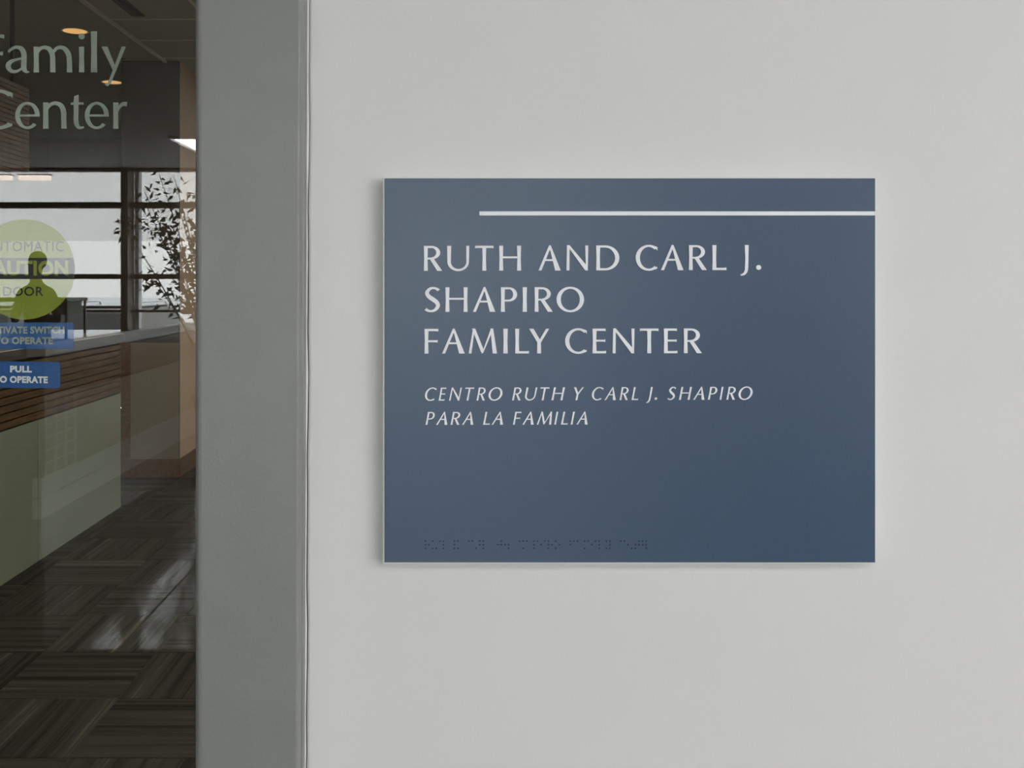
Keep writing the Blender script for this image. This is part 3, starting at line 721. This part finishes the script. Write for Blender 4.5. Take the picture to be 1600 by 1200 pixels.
# faces +y (towards the glass); about 1.88 m tall
J = [(0, 0, .98, .165, .12), (0, .0, 1.18, .145, .11), (0, 0, 1.38, .175, .12), (0, 0, 1.51, .12, .085), (0, .005, 1.60, .058, .06), (0, .02, 1.68, .07, .085), (0, .015, 1.79, .082, .10), (0, .005, 1.86, .05, .06),
     (-.10, 0, .90, .105), (-.12, .02, .52, .068), (-.13, 0, .12, .045), (-.14, .13, .045, .04, .035),
     (.10, 0, .90, .105), (.12, .02, .52, .068), (.13, 0, .12, .045), (.14, .13, .045, .04, .035),
     (-.20, 0, 1.48, .065), (-.30, .0, 1.20, .050), (-.13, .22, 1.28, .037), (-.06, .27, 1.34, .026),
     (.20, 0, 1.48, .065), (.30, .02, 1.20, .050), (.13, .22, 1.28, .037), (.06, .27, 1.34, .026)]
E = [(0, 1), (1, 2), (2, 3), (3, 4), (4, 5), (5, 6), (6, 7), (0, 8), (8, 9), (9, 10), (10, 11), (0, 12), (12, 13), (13, 14), (14, 15), (3, 16), (16, 17), (17, 18), (18, 19), (3, 20), (20, 21), (21, 22), (22, 23)]
body = skin_body(J, E, 'body', M['skin'])
body.materials.append(M['cloth'])
for p in body.polygons:
    c = p.center
    hand = c.y > .225 and 1.2 < c.z < 1.45
    if c.z < 1.56 and not hand: p.material_index = 1
link('body', body, pe)
def uv(name, c, r, m, par, n=12):
    bm = bmesh.new(); bmesh.ops.create_uvsphere(bm, u_segments=n, v_segments=n//2+2, radius=1)
    for v in bm.verts: v.co = Vector((v.co.x*r[0]+c[0], v.co.y*r[1]+c[1], v.co.z*r[2]+c[2]))
    for f_ in bm.faces: f_.smooth = True
    me = bpy.data.meshes.new(name); bm.to_mesh(me); bm.free(); me.materials.append(m); return link(name, me, par)
uv('hair', (0, -.022, 1.815), (.097, .108, .098), M['hair'], pe, 20)
for s in (-1, 1):
    uv('ear', (s*.083, .01, 1.765), (.012, .02, .03), M['skin'], pe)
    uv('eye', (s*.032, .098, 1.775), (.014, .01, .009), M['ink'], pe)
uv('nose', (0, .115, 1.745), (.013, .018, .024), M['skin'], pe); uv('mouth', (0, .098, 1.705), (.024, .008, .007), M['base'], pe)
for s in (-1, 1):                          # fingers closing round the camera
    for k, ln in enumerate((.062, .072, .068, .052)):
        z = 1.375-.02*k; a = Vector((s*.060, .275, z)); MB().tube([a, a+Vector((-s*.006, ln*.5, .004)), a+Vector((-s*.022, ln*.85, .0)), a+Vector((-s*.040, ln*.95, -.002))], [.009, .009, .008, .006], 8).build('finger', M['skin'], pe, smooth=True)
    a = Vector((s*.055, .265, 1.32)); MB().tube([a, a+Vector((-s*.02, .02, .008)), a+Vector((-s*.035, .03, .02))], [.011, .010, .007], 8).build('thumb', M['skin'], pe, smooth=True)
pe.scale = (.86, .95, 1.0)
cm = empty('hand_camera', (hx, mirror_y(YM), 0), math.radians(12)); tag(cm, 'small dark camera held in front of the mirrored person', 'camera')
B(-.048, .048, .285, .318, 1.315, 1.375).build('camera_body', M['dark'], cm, .004)
mb = MB(); mb.tube([(0, .318, 1.343), (0, .336, 1.343)], .018, 16); mb.build('lens', M['carglass'], cm)

# ------------------------------------------------------------------ outdoors
GZ = -.30
tag(B(-60, 60, -120, WIN_Y-.25, GZ-.1, GZ).build('ground_snow', M['snow']), 'bright snowy ground outside the mirrored windows', kind='structure')
tag(B(5.5, 60, WIN_Y-.25, 40, GZ-.1, GZ).build('ground_yard', M['snow']), 'snowy ground outside the side window', kind='structure')
def car(px, Ym, label, rz=0.0):
    c = empty('parked_car', (MR(px, 440, Ym)[0], mirror_y(Ym), GZ), rz); tag(c, label, 'car', 'cars parked outside the windows')
    prof = [(-2.3, .35), (-2.32, .62), (-2.2, .82), (-1.5, .93), (-1.25, .98), (1.6, .98), (2.2, .95), (2.3, .75), (2.28, .35)]
    MB().prism([(y, z) for y, z in prof], -.9, .9, 'x').build('car_body', M['car'], c, .05)
    g = MB(); gp = [(-1.35, .97), (-.7, 1.40), (-.3, 1.455), (1.2, 1.47), (1.75, 1.38), (2.1, .97)]
    b = len(g.v)
    for y, z in gp: g.v.append((-.84+.16*(z-.97)/.5, y, z))
    for y, z in gp: g.v.append((.84-.16*(z-.97)/.5, y, z))
    n = len(gp); g.f = [tuple(range(n)), tuple(reversed(range(n, 2*n)))]+[(i, (i+1) % n, n+(i+1) % n, n+i) for i in range(n)]
    g.build('cabin', M['carglass'], c, .03)
    B(-.70, .70, -.35, 1.3, 1.46, 1.482).build('roof', M['car'], c, .01)
    for s in (-1, 1):
        MB().tube([(s*.62, -.4, 1.48), (s*.62, -.3, 1.53), (s*.62, 1.25, 1.54), (s*.62, 1.35, 1.48)], .014, 8).build('roof_rail', M['chrome'], c)
        for y in (-1.45, 1.45):
            w_ = MB(); w_.tube([(s*.72, y, .33), (s*.93, y, .33)], .33, 24); w_.build('wheel', M['tyre'], c)
            h_ = MB(); h_.tube([(s*.925, y, .33), (s*.94, y, .33)], .2, 16); h_.build('hub_cap', M['chrome'], c)
        uv('headlamp', (s*.68, 2.26, .72), (.14, .05, .07), M['lwhite'], c)
        B(s*.86-(.0 if s > 0 else .12), s*.86+(.12 if s > 0 else .0), -.7, -.55, .98, 1.1).build('wing_mirror', M['car'], c, .02)
    B(-.74, .74, 1.5, 2.15, .93, 1.10).build('snow_cover', M['snow'], c, .05)
    B(-.55, .55, 2.29, 2.31, .45, .62).build('bumper_grille', M['chrome'], c, .005)
    return c
car(198, 19, 'black parked car outside, mirrored beside the window mullion')
car(18, 19, 'black parked car outside, mirrored low behind the round sticker')
